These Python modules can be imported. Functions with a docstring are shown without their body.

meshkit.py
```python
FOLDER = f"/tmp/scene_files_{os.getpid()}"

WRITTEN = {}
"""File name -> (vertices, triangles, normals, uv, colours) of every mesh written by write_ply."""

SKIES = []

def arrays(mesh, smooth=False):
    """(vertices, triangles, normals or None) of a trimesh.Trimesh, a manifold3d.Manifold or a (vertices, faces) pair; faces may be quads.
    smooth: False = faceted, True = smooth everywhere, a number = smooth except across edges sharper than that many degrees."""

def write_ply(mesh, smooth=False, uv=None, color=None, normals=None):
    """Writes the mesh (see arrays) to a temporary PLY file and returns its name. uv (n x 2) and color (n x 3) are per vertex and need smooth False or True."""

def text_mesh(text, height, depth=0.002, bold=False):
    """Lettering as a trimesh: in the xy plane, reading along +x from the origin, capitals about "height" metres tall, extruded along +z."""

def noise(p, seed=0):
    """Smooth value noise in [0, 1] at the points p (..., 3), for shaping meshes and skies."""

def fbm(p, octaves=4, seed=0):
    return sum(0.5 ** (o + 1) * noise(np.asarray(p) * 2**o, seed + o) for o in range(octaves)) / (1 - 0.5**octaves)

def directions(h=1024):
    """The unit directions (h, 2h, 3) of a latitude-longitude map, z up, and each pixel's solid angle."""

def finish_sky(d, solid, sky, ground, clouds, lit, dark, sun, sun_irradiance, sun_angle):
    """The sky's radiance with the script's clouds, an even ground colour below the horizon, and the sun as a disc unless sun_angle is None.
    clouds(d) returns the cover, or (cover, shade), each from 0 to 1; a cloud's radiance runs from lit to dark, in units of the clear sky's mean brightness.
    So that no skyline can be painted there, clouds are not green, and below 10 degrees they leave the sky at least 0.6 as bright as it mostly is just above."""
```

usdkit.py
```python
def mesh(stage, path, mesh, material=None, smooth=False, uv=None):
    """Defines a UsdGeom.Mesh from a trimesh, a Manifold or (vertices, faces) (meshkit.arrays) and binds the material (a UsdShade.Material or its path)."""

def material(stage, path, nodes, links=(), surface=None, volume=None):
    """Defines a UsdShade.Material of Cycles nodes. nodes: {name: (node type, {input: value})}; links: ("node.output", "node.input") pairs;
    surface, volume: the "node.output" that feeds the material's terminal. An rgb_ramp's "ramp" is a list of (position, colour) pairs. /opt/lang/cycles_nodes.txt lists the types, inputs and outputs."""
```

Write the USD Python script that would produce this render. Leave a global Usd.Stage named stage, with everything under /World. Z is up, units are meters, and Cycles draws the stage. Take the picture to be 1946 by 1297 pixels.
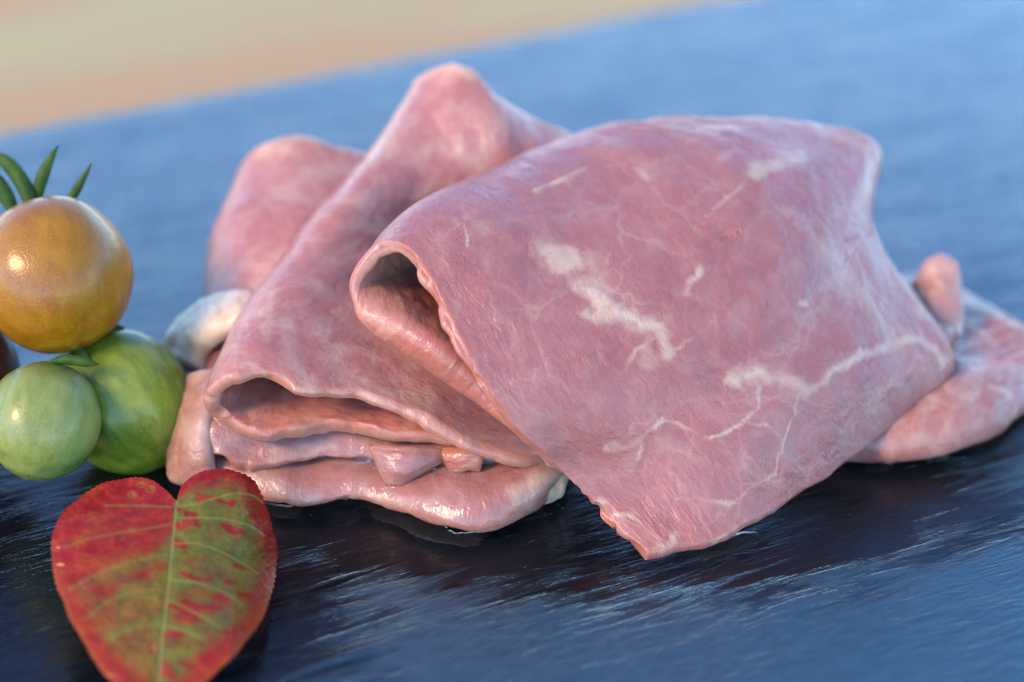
import math, random
import numpy as np
from scipy.interpolate import RectBivariateSpline, CubicSpline, PchipInterpolator
from scipy.spatial import cKDTree
import trimesh, usdkit, meshkit
from pxr import Usd, UsdGeom, UsdLux, UsdShade, Gf, Sdf, Vt
from meshkit import fbm, noise

stage = Usd.Stage.CreateInMemory()
UsdGeom.SetStageUpAxis(stage, UsdGeom.Tokens.z)
UsdGeom.SetStageMetersPerUnit(stage, 1.0)
UsdGeom.Xform.Define(stage, '/World')
UsdGeom.Scope.Define(stage, '/World/Looks')

# ---------------------------------------------------------------- camera, sky, sun, exposure
PITCH, DIST = math.radians(30), 0.45
FOCAL, APER = 45.0, 22.3
CAM = np.array([0, -DIST * math.cos(PITCH), DIST * math.sin(PITCH)])
cam = UsdGeom.Camera.Define(stage, '/World/camera')
cam.CreateFocalLengthAttr(FOCAL)
cam.CreateHorizontalApertureAttr(APER)
cam.CreateVerticalApertureAttr(APER * 682 / 1024)
cam.CreateClippingRangeAttr(Gf.Vec2f(0.01, 100))
cam.CreateFStopAttr(3.7)
cam.CreateFocusDistanceAttr(0.381)
cam.AddTranslateOp().Set(Gf.Vec3d(*CAM))
cam.AddRotateXOp().Set(90 - math.degrees(PITCH))
EXPOSURE = 2.15
cam.CreateExposureAttr(EXPOSURE)

SUN_DIR = np.array([-0.63, -0.48, 0.60]); SUN_DIR /= np.linalg.norm(SUN_DIR)
SUN_EL, SUN_ROT = math.asin(SUN_DIR[2]), math.atan2(SUN_DIR[0], SUN_DIR[1])
sun = UsdLux.DistantLight.Define(stage, '/World/sun')
sun.CreateIntensityAttr(0.33)
sun.CreateAngleAttr(18)
sun.CreateNormalizeAttr(True)
sun.CreateColorAttr(Gf.Vec3f(1.0, 0.68, 0.40))
_z = Gf.Vec3d(*SUN_DIR)
sun.AddOrientOp().Set(Gf.Quatf(Gf.Rotation(Gf.Vec3d(0, 0, 1), _z).GetQuat()))
skym = usdkit.material(stage, '/World/Looks/sky', {
    's': ('sky_texture', {'sky_type': 'single_scattering', 'sun_disc': False, 'sun_elevation': SUN_EL, 'sun_rotation': SUN_ROT,
                          'air_density': 0.75, 'aerosol_density': 0.0, 'ozone_density': 6.0}),
    'b': ('background_shader', {'strength': 0.15})}, [('s.color', 'b.color')], surface='b.background')
dome = UsdLux.DomeLight.Define(stage, '/World/sky')
UsdShade.MaterialBindingAPI.Apply(dome.GetPrim()).Bind(skym)
dome.GetPrim().SetCustomDataByKey('kind', 'structure')

# ---------------------------------------------------------------- helpers
PXW, PXH = 1946.0, 1297.0
K = APER / FOCAL / PXW
FWD = np.array([0, math.cos(PITCH), -math.sin(PITCH)])
RIGHT = np.array([1.0, 0, 0])
UP = np.array([0, math.sin(PITCH), math.cos(PITCH)])

def W(px, py, zcm):
    """The point at height zcm (centimetres) above the board that was read at a photo position."""
    px, py, z = np.broadcast_arrays(np.asarray(px, float), np.asarray(py, float), np.asarray(zcm, float) * 0.01)
    d = FWD + np.multiply.outer((px - PXW / 2) * K, RIGHT) + np.multiply.outer(-(py - PXH / 2) * K, UP)
    t = (z - CAM[2]) / d[..., 2]
    return CAM + d * t[..., None]

def proj(P):
    q = np.asarray(P) - CAM
    f = q @ FWD
    return np.stack([PXW / 2 + (q @ RIGHT) / f / K, PXH / 2 - (q @ UP) / f / K], -1)

COUNT = {}
def path_of(name, parent=None):
    base = parent.GetPath().pathString if parent else '/World'
    n = COUNT.get((base, name), -1) + 1
    COUNT[(base, name)] = n
    return f'{base}/{name}' + (f'_{n:03d}' if n else '')

def tag(prim, label=None, category=None, group=None, kind=None):
    for k, v in (('label', label), ('category', category), ('group', group), ('kind', kind)):
        if v: prim.SetCustomDataByKey(k, v)
    return prim

def thing(name, loc, label, category, group=None):
    x = UsdGeom.Xform.Define(stage, path_of(name))
    x.AddTranslateOp().Set(Gf.Vec3d(*map(float, loc)))
    p = x.GetPrim()
    LOC[p.GetPath().pathString] = np.asarray(loc, float)
    return tag(p, label, category, group)
LOC = {}

def obj(name, v, f, mat, parent=None, vcol=None, smooth=True, origin=None):
    v = np.asarray(v, float)
    if origin is None and parent is not None:
        origin = LOC.get(parent.GetPath().pathString)
        if origin is None:
            origin = LOC.get(parent.GetParent().GetPath().pathString, np.zeros(3))
    if origin is not None: v = v - origin
    p = path_of(name, parent)
    m = usdkit.mesh(stage, p, (v, f), mat, smooth=smooth)
    for nm, c in (vcol or {}).items():
        UsdGeom.PrimvarsAPI(m).CreatePrimvar(nm, Sdf.ValueTypeNames.Color3fArray, 'vertex').Set(Vt.Vec3fArray.FromNumpy(np.ascontiguousarray(c, np.float32)))
    return m.GetPrim()

def smoothstep(a, b, x):
    t = np.clip((x - a) / (b - a), 0, 1)
    return t * t * (3 - 2 * t)

def grid_normals(P):
    du, dv = np.gradient(P, axis=0), np.gradient(P, axis=1)
    n = np.cross(du, dv)
    return n / np.maximum(np.linalg.norm(n, axis=-1, keepdims=True), 1e-12)

def tall(z): return z + 0.22 * np.maximum(0, np.asarray(z) - 0.5)

def sheet(rows, T, step=0.45e-3, lump=(0.012, 0.5e-3), wrinkle=(0.0020, 0.11e-3), ragged=0.8e-3, seed=0, rim=1.0, fine=None):
    """A slab of meat over a net of control points (px, py, height in cm): returns the grids of its mid surface, parameters and thickness."""
    R = np.array(rows, float)
    C = W(R[..., 0], R[..., 1], tall(R[..., 2]))
    def param(C, ax):
        d = np.sqrt(np.linalg.norm(np.diff(C, axis=ax), axis=-1)).mean(axis=1 - ax)
        s = np.concatenate([[0], np.cumsum(d)])
        return s / s[-1]
    pu, pv = param(C, 0), param(C, 1)
    ku, kv = min(3, len(pu) - 1), min(3, len(pv) - 1)
    sp = [RectBivariateSpline(pu, pv, C[..., k], kx=ku, ky=kv) for k in range(3)]
    uu, vv = np.linspace(0, 1, 300), np.linspace(0, 1, 300)
    Pd = np.stack([s(uu, vv) for s in sp], -1)
    def spaced(arc, t):
        L = arc[-1]
        n1 = 12
        e = 0.5 * T * rim * 1.1
        edge = e * (1 - np.cos(np.linspace(0, math.pi / 2, n1)))
        mid = np.linspace(e, L - e, max(8, int((L - 2 * e) / step)))[1:-1]
        s = np.concatenate([edge, mid, L - edge[::-1]])
        return np.interp(s, arc, t)
    au = np.concatenate([[0], np.cumsum(np.linalg.norm(np.diff(Pd, axis=0), axis=-1).mean(1))])
    av = np.concatenate([[0], np.cumsum(np.linalg.norm(np.diff(Pd, axis=1), axis=-1).mean(0))])
    u, v = spaced(au, uu), spaced(av, vv)
    P = np.stack([s(u, v) for s in sp], -1)
    su, sv = np.interp(u, uu, au), np.interp(v, vv, av)
    U, V = np.meshgrid(su, sv, indexing='ij')
    eu, ev = np.minimum(U, au[-1] - U), np.minimum(V, av[-1] - V)
    e = np.minimum(eu, ev)
    N = grid_normals(P)
    # ragged, slightly wandering edge
    S = np.stack([U, V, 0 * U], -1)
    k = np.exp(-e / 0.004)[..., None]
    off = np.stack([fbm(S / 0.006 + 11 * j, 3, seed + j) - 0.5 + 0.03 * (fbm(S / 0.0022 + 7 * j, 2, seed + 50 + j) - 0.5) for j in range(3)], -1)
    off -= (off * N).sum(-1, keepdims=True) * N * 0.85
    P = P + off * k * ragged * 2.2
    r = 0.5 * T * rim
    prof = np.sqrt(np.clip(1 - (1 - np.clip(e / r, 0, 1)) ** 2, 0, 1))
    th = T * (0.75 + 0.5 * fbm(S / 0.014, 3, seed + 7)) * prof
    N = grid_normals(P)
    d = {'P': P, 'N': N, 'U': U, 'V': V, 'u': np.broadcast_to(u[:, None], U.shape), 'v': np.broadcast_to(v[None], U.shape), 'e': e, 'th': th, 'prof': prof,
         'seed': seed, 'lump': lump, 'wrinkle': wrinkle}
    return d

def veins_on(sh, upper, lines):
    """Carries drawn fat lines (photo position lists with a width) on to the sheet: the distance field in 0..1."""
    top = sh['P'] + sh['N'] * sh['th'][..., None] * 0.5 * sh['up']
    ok = upper(sh)
    pts = top[ok]; q = proj(pts)
    tree = cKDTree(q)
    fat = np.zeros(sh['U'].shape)
    S = np.stack([sh['U'], sh['V'], 0 * sh['U']], -1)
    wob = fbm(S / 0.0035, 4, 91) - 0.5
    wob2 = fbm(S / 0.0011, 3, 92) - 0.5
    warp = np.stack([fbm(S / 0.0045 + 13 * j, 3, 95 + j) - 0.5 for j in range(3)], -1) * 3.2e-3
    warp -= (warp * sh['N']).sum(-1, keepdims=True) * sh['N']
    brk = smoothstep(0.30, 0.56, fbm(S / 0.0055, 3, 98))
    for line, w, s in lines:
        thin = w < 8
        if thin: w = w * 0.62
        L = np.array(line, float)
        t = np.concatenate([[0], np.cumsum(np.linalg.norm(np.diff(L, axis=0), axis=1))])
        td = np.linspace(0, t[-1], max(3, int(t[-1] / 4)))
        D = np.stack([np.interp(td, t, L[:, k]) for k in range(2)], -1)
        X = pts[tree.query(D)[1]]
        dist, _ = cKDTree(X).query(top + warp * (0.45 if thin else 1.0), distance_upper_bound=0.02)
        wm = w * 1.15e-4
        dist = np.where(np.isfinite(dist), dist, 1) + wob * wm * 1.5 + wob2 * wm * 1.0 + wob * 0.5e-3
        fat = np.maximum(fat, s * ((0.35 + 0.65 * brk) if thin else (0.55 + 0.45 * brk)) * (0.74 + 0.26 * smoothstep(-0.25, 0.2, wob2 + wob)) * (1 - smoothstep(-0.1 * wm, 1.45 * wm, dist)) * ok)
    return fat

def solid(sh, fat=None, crack=None, soft=None, fatlift=0.16e-3, inner=None):
    """Both faces of the slab and its rounded rim as one closed mesh, with its marks per vertex."""
    P, N, th, U, V, e, up = sh['P'], sh['N'], sh['th'], sh['U'], sh['V'], sh['e'], sh['up']
    S = np.stack([U, V, 0 * U], -1)
    seed = sh['seed']
    (l0, l1), (w0, w1) = sh['lump'], sh['wrinkle']
    fat = np.zeros(U.shape) if fat is None else fat
    crack = np.zeros(U.shape) if crack is None else crack
    soft = np.zeros(U.shape) if soft is None else soft
    out, paints, sheets = [], [], []
    for side in (1, -1):
        h = (fbm(S / l0 + side * 5, 3, seed + 20) - 0.5) * l1 * 2
        A = S * np.array([1.0, 0.24, 1]) if seed % 2 else S * np.array([0.45, 1.0, 1])
        h = h + (fbm(A / w0 + side * 9, 4, seed + 30) - 0.5) * w1 * 2
        h = h - w1 * 1.0 * np.exp(-((fbm(A / (w0 * 1.6) + side * 3, 3, seed + 40) - 0.5) / 0.018) ** 2)
        if side != up: h = h + (fbm(S / 0.0032 + 4, 3, seed + 60) - 0.5) * 0.9e-3
        if side == up: h = h + fat * fatlift * (0.5 + noise(S / 0.0012, 5)) - crack * 0.9e-3
        X = P + N * ((th * 0.5 + h * sh['prof']) * side)[..., None]
        out.append(X)
        f = fat if side == up else (fat * 0 if inner is None else inner)
        paints.append(np.stack([f * (1 if side == up or inner is None else 0.35), np.maximum(np.exp(-e / 0.0022), 0 if side == up or inner is None else 1.6 * inner), crack if side == up else soft * 0], -1))
        sheets.append(np.stack([U, V, np.full(U.shape, -0.05 * side * up)], -1))
    nu, nv = U.shape
    top, bot = out
    bot[0, :], bot[-1, :], bot[:, 0], bot[:, -1] = top[0, :], top[-1, :], top[:, 0], top[:, -1]
    idx = np.arange(nu * nv).reshape(nu, nv)
    idb = idx + nu * nv
    idb = idb.copy()
    for sl in ((0, slice(None)), (-1, slice(None)), (slice(None), 0), (slice(None), -1)): idb[sl] = idx[sl]
    def quads(i): return np.stack([i[:-1, :-1], i[1:, :-1], i[1:, 1:], i[:-1, 1:]], -1).reshape(-1, 4)
    F = np.vstack([quads(idx), quads(idb)[:, ::-1]])
    Vv = np.vstack([top.reshape(-1, 3), bot.reshape(-1, 3)])
    used = np.unique(F); re = np.zeros(len(Vv), int); re[used] = np.arange(len(used))
    z = Vv[used]; z = z.copy()
    z[:, 2] = np.maximum(z[:, 2], 0.0002)
    return z, re[F], {'paint': np.vstack([p.reshape(-1, 3) for p in paints])[used], 'sheet': np.vstack([p.reshape(-1, 3) for p in sheets])[used]}

def tube(points, radii, n=28, seed=0, bump=0.1, flat=1.0, step=0.4e-3):
    """A soft closed strip of meat or fat round a path of points."""
    Q = np.asarray(points, float)
    t = np.concatenate([[0], np.cumsum(np.linalg.norm(np.diff(Q, axis=0), axis=1))])
    m = max(12, int(t[-1] / step))
    s = t[-1] * (1 - np.cos(np.linspace(0, math.pi, m))) / 2
    C = CubicSpline(t, Q)(s); Rr = PchipInterpolator(t, radii)(s)
    r0 = np.max(radii)
    e = np.minimum(s, t[-1] - s)
    Rr = Rr * np.sqrt(np.clip(1 - (1 - np.clip(e / r0, 0, 1)) ** 2, 1e-6, 1))
    T = np.gradient(C, axis=0); T /= np.linalg.norm(T, axis=1, keepdims=True)
    B = np.cross(T, [0, 0, 1.0]); B /= np.maximum(np.linalg.norm(B, axis=1, keepdims=True), 1e-9)
    A = np.cross(B, T)
    ang = np.linspace(0, 2 * math.pi, n, endpoint=False)
    ring = C[:, None] + Rr[:, None, None] * (np.cos(ang)[None, :, None] * B[:, None] + flat * np.sin(ang)[None, :, None] * A[:, None])
    h = (fbm(ring / (r0 * 1.1), 4, seed) - 0.5) * 2 * bump
    ring = C[:, None] + (ring - C[:, None]) * (1 + h[..., None])
    i = np.arange(m * n).reshape(m, n)
    j = np.roll(i, -1, axis=1)
    F = np.stack([i[:-1], i[1:], j[1:], j[:-1]], -1).reshape(-1, 4)
    return ring.reshape(-1, 3), F

# ---------------------------------------------------------------- materials
def mat(name, nodes, links, surface='p.BSDF'):
    return usdkit.material(stage, '/World/Looks/' + name, nodes, links, surface=surface)

def meat_material(name, lean_a, lean_b, rimc, fatc, innerc, rough=0.36, mottle=60.0, bump=0.5, fibre=(1000, 480), wet=0.04, pale=0.35, seam=75.0):
    n = {
        'paint': ('attribute', {'attribute': 'paint'}), 'sh': ('attribute', {'attribute': 'sheet'}),
        'sep': ('separate_color', {}),
        'big': ('noise_texture', {'scale': mottle, 'detail': 4, 'roughness': 0.55, 'distortion': 0.6}),
        'rb': ('rgb_ramp', {'ramp': [(0.32, lean_a), (0.68, lean_b)]}),
        'mp': ('mapping', {'scale': (fibre[0], fibre[1], 1000)}),
        'fib': ('noise_texture', {'scale': 1.0, 'detail': 4, 'roughness': 0.6, 'distortion': 0.8}),
        'rf': ('map_range', {'from_min': 0.48, 'from_max': 0.78, 'to_min': 0.0, 'to_max': 0.10, 'clamp': True}),
        'fl': ('mix_color', {'b': fatc}),
        'pat': ('noise_texture', {'scale': mottle * 2.3, 'detail': 5, 'roughness': 0.62, 'distortion': 0.4}),
        'rp': ('map_range', {'from_min': 0.50, 'from_max': 0.76, 'to_min': 0.0, 'to_max': pale, 'clamp': True}),
        'pl': ('mix_color', {'b': fatc}),
        'vw': ('mix_vector', {'fac': 0.012}), 'vn': ('noise_texture', {'scale': 130.0, 'detail': 3}),
        'vo': ('voronoi_texture', {'feature': 'distance_to_edge', 'scale': seam, 'randomness': 1.0}), 'vr': ('map_range', {'from_min': 0.0, 'from_max': 0.055, 'to_min': 0.22, 'to_max': 0.0, 'clamp': True}),
        'vm': ('math', {'math_type': 'multiply'}), 'vq': ('map_range', {'from_min': 0.42, 'from_max': 0.62, 'to_min': 0.0, 'to_max': 1.0, 'clamp': True}), 'vx': ('mix_color', {'b': fatc}),
        'shs': ('separate_xyz', {}), 'inn': ('map_range', {'from_min': 0.03, 'from_max': 0.04, 'to_min': 0.0, 'to_max': 0.8, 'clamp': True}), 'im': ('mix_color', {'b': innerc}),
        'rim': ('math', {'math_type': 'multiply', 'value2': 0.7}),
        'rm': ('mix_color', {'b': rimc}),
        'fm': ('mix_color', {'b': fatc}),
        'cr': ('mix_color', {'b': (0.20, 0.055, 0.03)}), 'crm': ('math', {'math_type': 'multiply', 'value2': 0.10}),
        'mp2': ('mapping', {'scale': (fibre[0] * 1.1, fibre[1] * 1.2, 1000)}),
        'g': ('noise_texture', {'scale': 1.0, 'detail': 4, 'roughness': 0.6, 'distortion': 0.7}),
        'bmp': ('bump', {'strength': bump, 'distance': 0.0005}),
        'mp3': ('mapping', {'scale': (fibre[0] * 2.6, fibre[1] * 3.2, 1000)}),
        'g3': ('noise_texture', {'scale': 1.0, 'detail': 2, 'roughness': 0.6, 'distortion': 0.3}),
        'bmp3': ('bump', {'strength': bump * 0.7, 'distance': 0.0003}),
        'wr': ('noise_texture', {'scale': 260.0, 'detail': 3, 'roughness': 0.5, 'distortion': 1.0}),
        'bmp2': ('bump', {'strength': bump * 0.55, 'distance': 0.0012}),
        'rg': ('map_range', {'from_min': 0.3, 'from_max': 0.7, 'to_min': rough - 0.12, 'to_max': rough + 0.1}),
        'p': ('principled_bsdf', {'subsurface_method': 'burley', 'subsurface_weight': 1.0, 'subsurface_scale': 0.0020, 'subsurface_radius': (1.0, 0.34, 0.22), 'ior': 1.42,
                                  'coat_weight': wet, 'coat_roughness': 0.07 if wet > 0.3 else 0.14, 'coat_ior': 1.36}),
    }
    l = [('paint.color', 'sep.color'), ('sh.vector', 'mp.vector'), ('sh.vector', 'mp2.vector'), ('sh.vector', 'mp3.vector'), ('sh.vector', 'big.vector'), ('sh.vector', 'pat.vector'), ('sh.vector', 'wr.vector'),
         ('big.fac', 'rb.fac'), ('mp.vector', 'fib.vector'), ('fib.fac', 'rf.value'), ('sh.vector', 'shs.vector'), ('shs.z', 'inn.value'),
         ('rb.color', 'fl.a'), ('rf.result', 'fl.fac'), ('fl.result', 'im.a'), ('inn.result', 'im.fac'), ('pat.fac', 'rp.value'), ('sh.vector', 'vw.a'), ('sh.vector', 'vn.vector'), ('vn.color', 'vw.b'), ('vw.result', 'vo.vector'), ('vo.distance', 'vr.value'), ('big.fac', 'vq.value'), ('vr.result', 'vm.value1'), ('vq.result', 'vm.value2'), ('im.result', 'vx.a'), ('vm.value', 'vx.fac'), ('vx.result', 'pl.a'), ('rp.result', 'pl.fac'),
         ('sep.g', 'rim.value1'), ('rim.value', 'rm.fac'), ('pl.result', 'rm.a'), ('rm.result', 'fm.a'), ('sep.r', 'fm.fac'),
         ('sep.b', 'crm.value1'), ('crm.value', 'cr.fac'), ('fm.result', 'cr.a'), ('cr.result', 'p.base_color'),
         ('mp2.vector', 'g.vector'), ('mp3.vector', 'g3.vector'), ('wr.fac', 'bmp2.height'), ('g.fac', 'bmp.height'), ('bmp2.normal', 'bmp.normal'), ('g3.fac', 'bmp3.height'), ('bmp.normal', 'bmp3.normal'), ('bmp3.normal', 'p.normal'), ('bmp.normal', 'p.coat_normal'),
         ('pat.fac', 'rg.value'), ('rg.result', 'p.roughness')]
    return mat(name, n, l)

FATC = (0.45, 0.35, 0.235)
M_front = meat_material('front_cutlet_meat', (0.235, 0.080, 0.070), (0.275, 0.106, 0.093), (0.33, 0.122, 0.082), FATC, (0.33, 0.095, 0.058), rough=0.31, pale=0.16, wet=0.15, bump=0.5)
M_mid = meat_material('middle_cutlet_meat', (0.28, 0.092, 0.078), (0.35, 0.148, 0.122), (0.36, 0.16, 0.095), FATC, (0.36, 0.095, 0.065), rough=0.30, wet=0.25, pale=0.42)
M_side = meat_material('side_fold_meat', (0.25, 0.125, 0.105), (0.33, 0.200, 0.165), (0.34, 0.21, 0.165), FATC, (0.28, 0.12, 0.07), rough=0.36, pale=0.6)
M_low = meat_material('lower_cutlet_meat', (0.23, 0.078, 0.064), (0.29, 0.120, 0.098), (0.34, 0.155, 0.10), FATC, (0.28, 0.12, 0.07), rough=0.26, wet=0.7, pale=0.25, bump=0.5, fibre=(800, 600))
M_wet = meat_material('wet_fold_meat', (0.24, 0.062, 0.042), (0.31, 0.105, 0.072), (0.36, 0.14, 0.075), FATC, (0.28, 0.065, 0.032), rough=0.28, wet=0.6, pale=0.3, bump=0.7)
M_tip = meat_material('curled_strip_meat', (0.28, 0.135, 0.115), (0.36, 0.21, 0.175), (0.36, 0.20, 0.16), FATC, (0.28, 0.12, 0.07), pale=0.4)
M_fatty = meat_material('fatty_edge', (0.66, 0.47, 0.27), (0.74, 0.56, 0.35), (0.70, 0.50, 0.30), (0.74, 0.58, 0.38), (0.4, 0.3, 0.2), rough=0.34, wet=0.2, pale=0.5)
M_right = meat_material('right_cutlet_meat', (0.22, 0.068, 0.054), (0.31, 0.135, 0.105), (0.28, 0.095, 0.07), FATC, (0.28, 0.12, 0.07), rough=0.33, wet=0.15, pale=0.6, mottle=90)
M_fat = mat('pork_fat', {
    'n': ('noise_texture', {'scale': 180.0, 'detail': 4}), 'tc': ('geometry', {}),
    'r': ('rgb_ramp', {'ramp': [(0.35, (0.40, 0.28, 0.16)), (0.6, (0.54, 0.44, 0.29))]}),
    'b': ('bump', {'strength': 0.4, 'distance': 0.001}),
    'p': ('principled_bsdf', {'subsurface_method': 'burley', 'subsurface_weight': 1.0, 'subsurface_scale': 0.003, 'subsurface_radius': (1, 0.6, 0.4), 'roughness': 0.3, 'coat_weight': 0.4, 'coat_roughness': 0.1})},
    [('tc.position', 'n.vector'), ('n.fac', 'r.fac'), ('r.color', 'p.base_color'), ('n.fac', 'b.height'), ('b.normal', 'p.normal')])

M_scrap = mat('scrap_meat', {'tc': ('geometry', {}), 'n': ('noise_texture', {'scale': 160.0, 'detail': 4}),
    'r': ('rgb_ramp', {'ramp': [(0.35, (0.42, 0.18, 0.10)), (0.65, (0.50, 0.30, 0.18))]}), 'b': ('bump', {'strength': 0.4, 'distance': 0.001}),
    'p': ('principled_bsdf', {'subsurface_method': 'burley', 'subsurface_weight': 1.0, 'subsurface_scale': 0.002, 'subsurface_radius': (1, 0.4, 0.3), 'roughness': 0.3})},
    [('tc.position', 'n.vector'), ('n.fac', 'r.fac'), ('r.color', 'p.base_color'), ('n.fac', 'b.height'), ('b.normal', 'p.normal')])

# direction of the board's far edge: the slate's grain runs along it
Ea, Eb = W(0, 248, 0), W(1300, 8, 0)
ED = (Eb - Ea) / np.linalg.norm(Eb - Ea)
EANG = math.atan2(ED[1], ED[0])

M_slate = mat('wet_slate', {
    'geo': ('geometry', {}),
    'rot': ('vector_rotate', {'rotate_type': 'z_axis', 'angle': -EANG}),
    'm1': ('mapping', {'scale': (34, 260, 60)}), 'n1': ('noise_texture', {'scale': 1.0, 'detail': 6, 'roughness': 0.62, 'distortion': 1.1}),
    'st': ('map_range', {'range_type': 'smoothstep', 'from_min': 0.43, 'from_max': 0.58, 'to_min': 0.0, 'to_max': 1.0}),
    'm2': ('mapping', {'scale': (190, 950, 200)}), 'n2': ('noise_texture', {'scale': 1.0, 'detail': 4, 'roughness': 0.6, 'distortion': 0.8}),
    'n3': ('noise_texture', {'scale': 45.0, 'detail': 5, 'roughness': 0.65}),
    # wet gloss round the pile, its dark reflection painted in; sky blue painted beyond
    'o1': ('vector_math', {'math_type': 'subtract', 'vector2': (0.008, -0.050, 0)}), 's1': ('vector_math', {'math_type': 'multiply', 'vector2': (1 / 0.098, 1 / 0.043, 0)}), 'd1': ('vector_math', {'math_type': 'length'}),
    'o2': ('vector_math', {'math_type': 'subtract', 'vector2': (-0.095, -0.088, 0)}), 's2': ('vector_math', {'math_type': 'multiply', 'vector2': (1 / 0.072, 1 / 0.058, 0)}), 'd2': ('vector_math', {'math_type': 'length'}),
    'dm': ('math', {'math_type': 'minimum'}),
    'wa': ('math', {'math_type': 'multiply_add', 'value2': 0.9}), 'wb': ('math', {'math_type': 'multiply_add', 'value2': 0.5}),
    'sky_mask': ('map_range', {'range_type': 'smoothstep', 'from_min': 1.52, 'from_max': 1.86, 'to_min': 0.0, 'to_max': 1.0}),
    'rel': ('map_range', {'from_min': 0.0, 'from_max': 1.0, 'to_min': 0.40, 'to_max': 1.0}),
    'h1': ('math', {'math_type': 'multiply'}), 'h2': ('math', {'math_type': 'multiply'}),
    'b1': ('bump', {'strength': 0.16, 'distance': 0.0010}),
    'b2': ('bump', {'strength': 0.40, 'distance': 0.0005}),
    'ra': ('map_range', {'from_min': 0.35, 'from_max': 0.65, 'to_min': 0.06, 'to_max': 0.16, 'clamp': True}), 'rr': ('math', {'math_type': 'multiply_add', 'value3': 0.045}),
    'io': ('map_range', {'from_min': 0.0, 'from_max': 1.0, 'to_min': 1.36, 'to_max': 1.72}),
    'cb': ('rgb_ramp', {'ramp': [(0.3, (0.006, 0.022, 0.032)), (0.7, (0.014, 0.044, 0.060))]}), 'cw': ('mix_color', {'a': (0.003, 0.003, 0.0035)}),  # reflected sky painted as blue slate, reflected pile and tomatoes as near black
    'p': ('principled_bsdf', {})},
    [('geo.position', 'rot.vector'), ('rot.vector', 'm1.vector'), ('rot.vector', 'm2.vector'), ('rot.vector', 'n3.vector'),
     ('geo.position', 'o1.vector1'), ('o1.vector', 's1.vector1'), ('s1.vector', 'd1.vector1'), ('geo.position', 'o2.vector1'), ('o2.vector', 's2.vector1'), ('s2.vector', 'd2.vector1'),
     ('d1.value', 'dm.value1'), ('d2.value', 'dm.value2'), ('n1.fac', 'wa.value1'), ('dm.value', 'wa.value3'), ('n3.fac', 'wb.value1'), ('wa.value', 'wb.value3'), ('wb.value', 'sky_mask.value'), ('sky_mask.result', 'rel.value'),
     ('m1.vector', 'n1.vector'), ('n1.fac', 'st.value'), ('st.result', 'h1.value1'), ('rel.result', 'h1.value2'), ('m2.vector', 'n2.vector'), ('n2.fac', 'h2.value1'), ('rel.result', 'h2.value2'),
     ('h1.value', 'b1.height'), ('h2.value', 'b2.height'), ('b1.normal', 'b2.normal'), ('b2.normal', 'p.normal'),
     ('n3.fac', 'ra.value'), ('ra.result', 'rr.value1'), ('sky_mask.result', 'rr.value2'), ('rr.value', 'p.roughness'), ('sky_mask.result', 'io.value'), ('io.result', 'p.ior'),
     ('n2.fac', 'cb.fac'), ('cb.color', 'cw.b'), ('sky_mask.result', 'cw.fac'), ('cw.result', 'p.base_color')])
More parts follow.
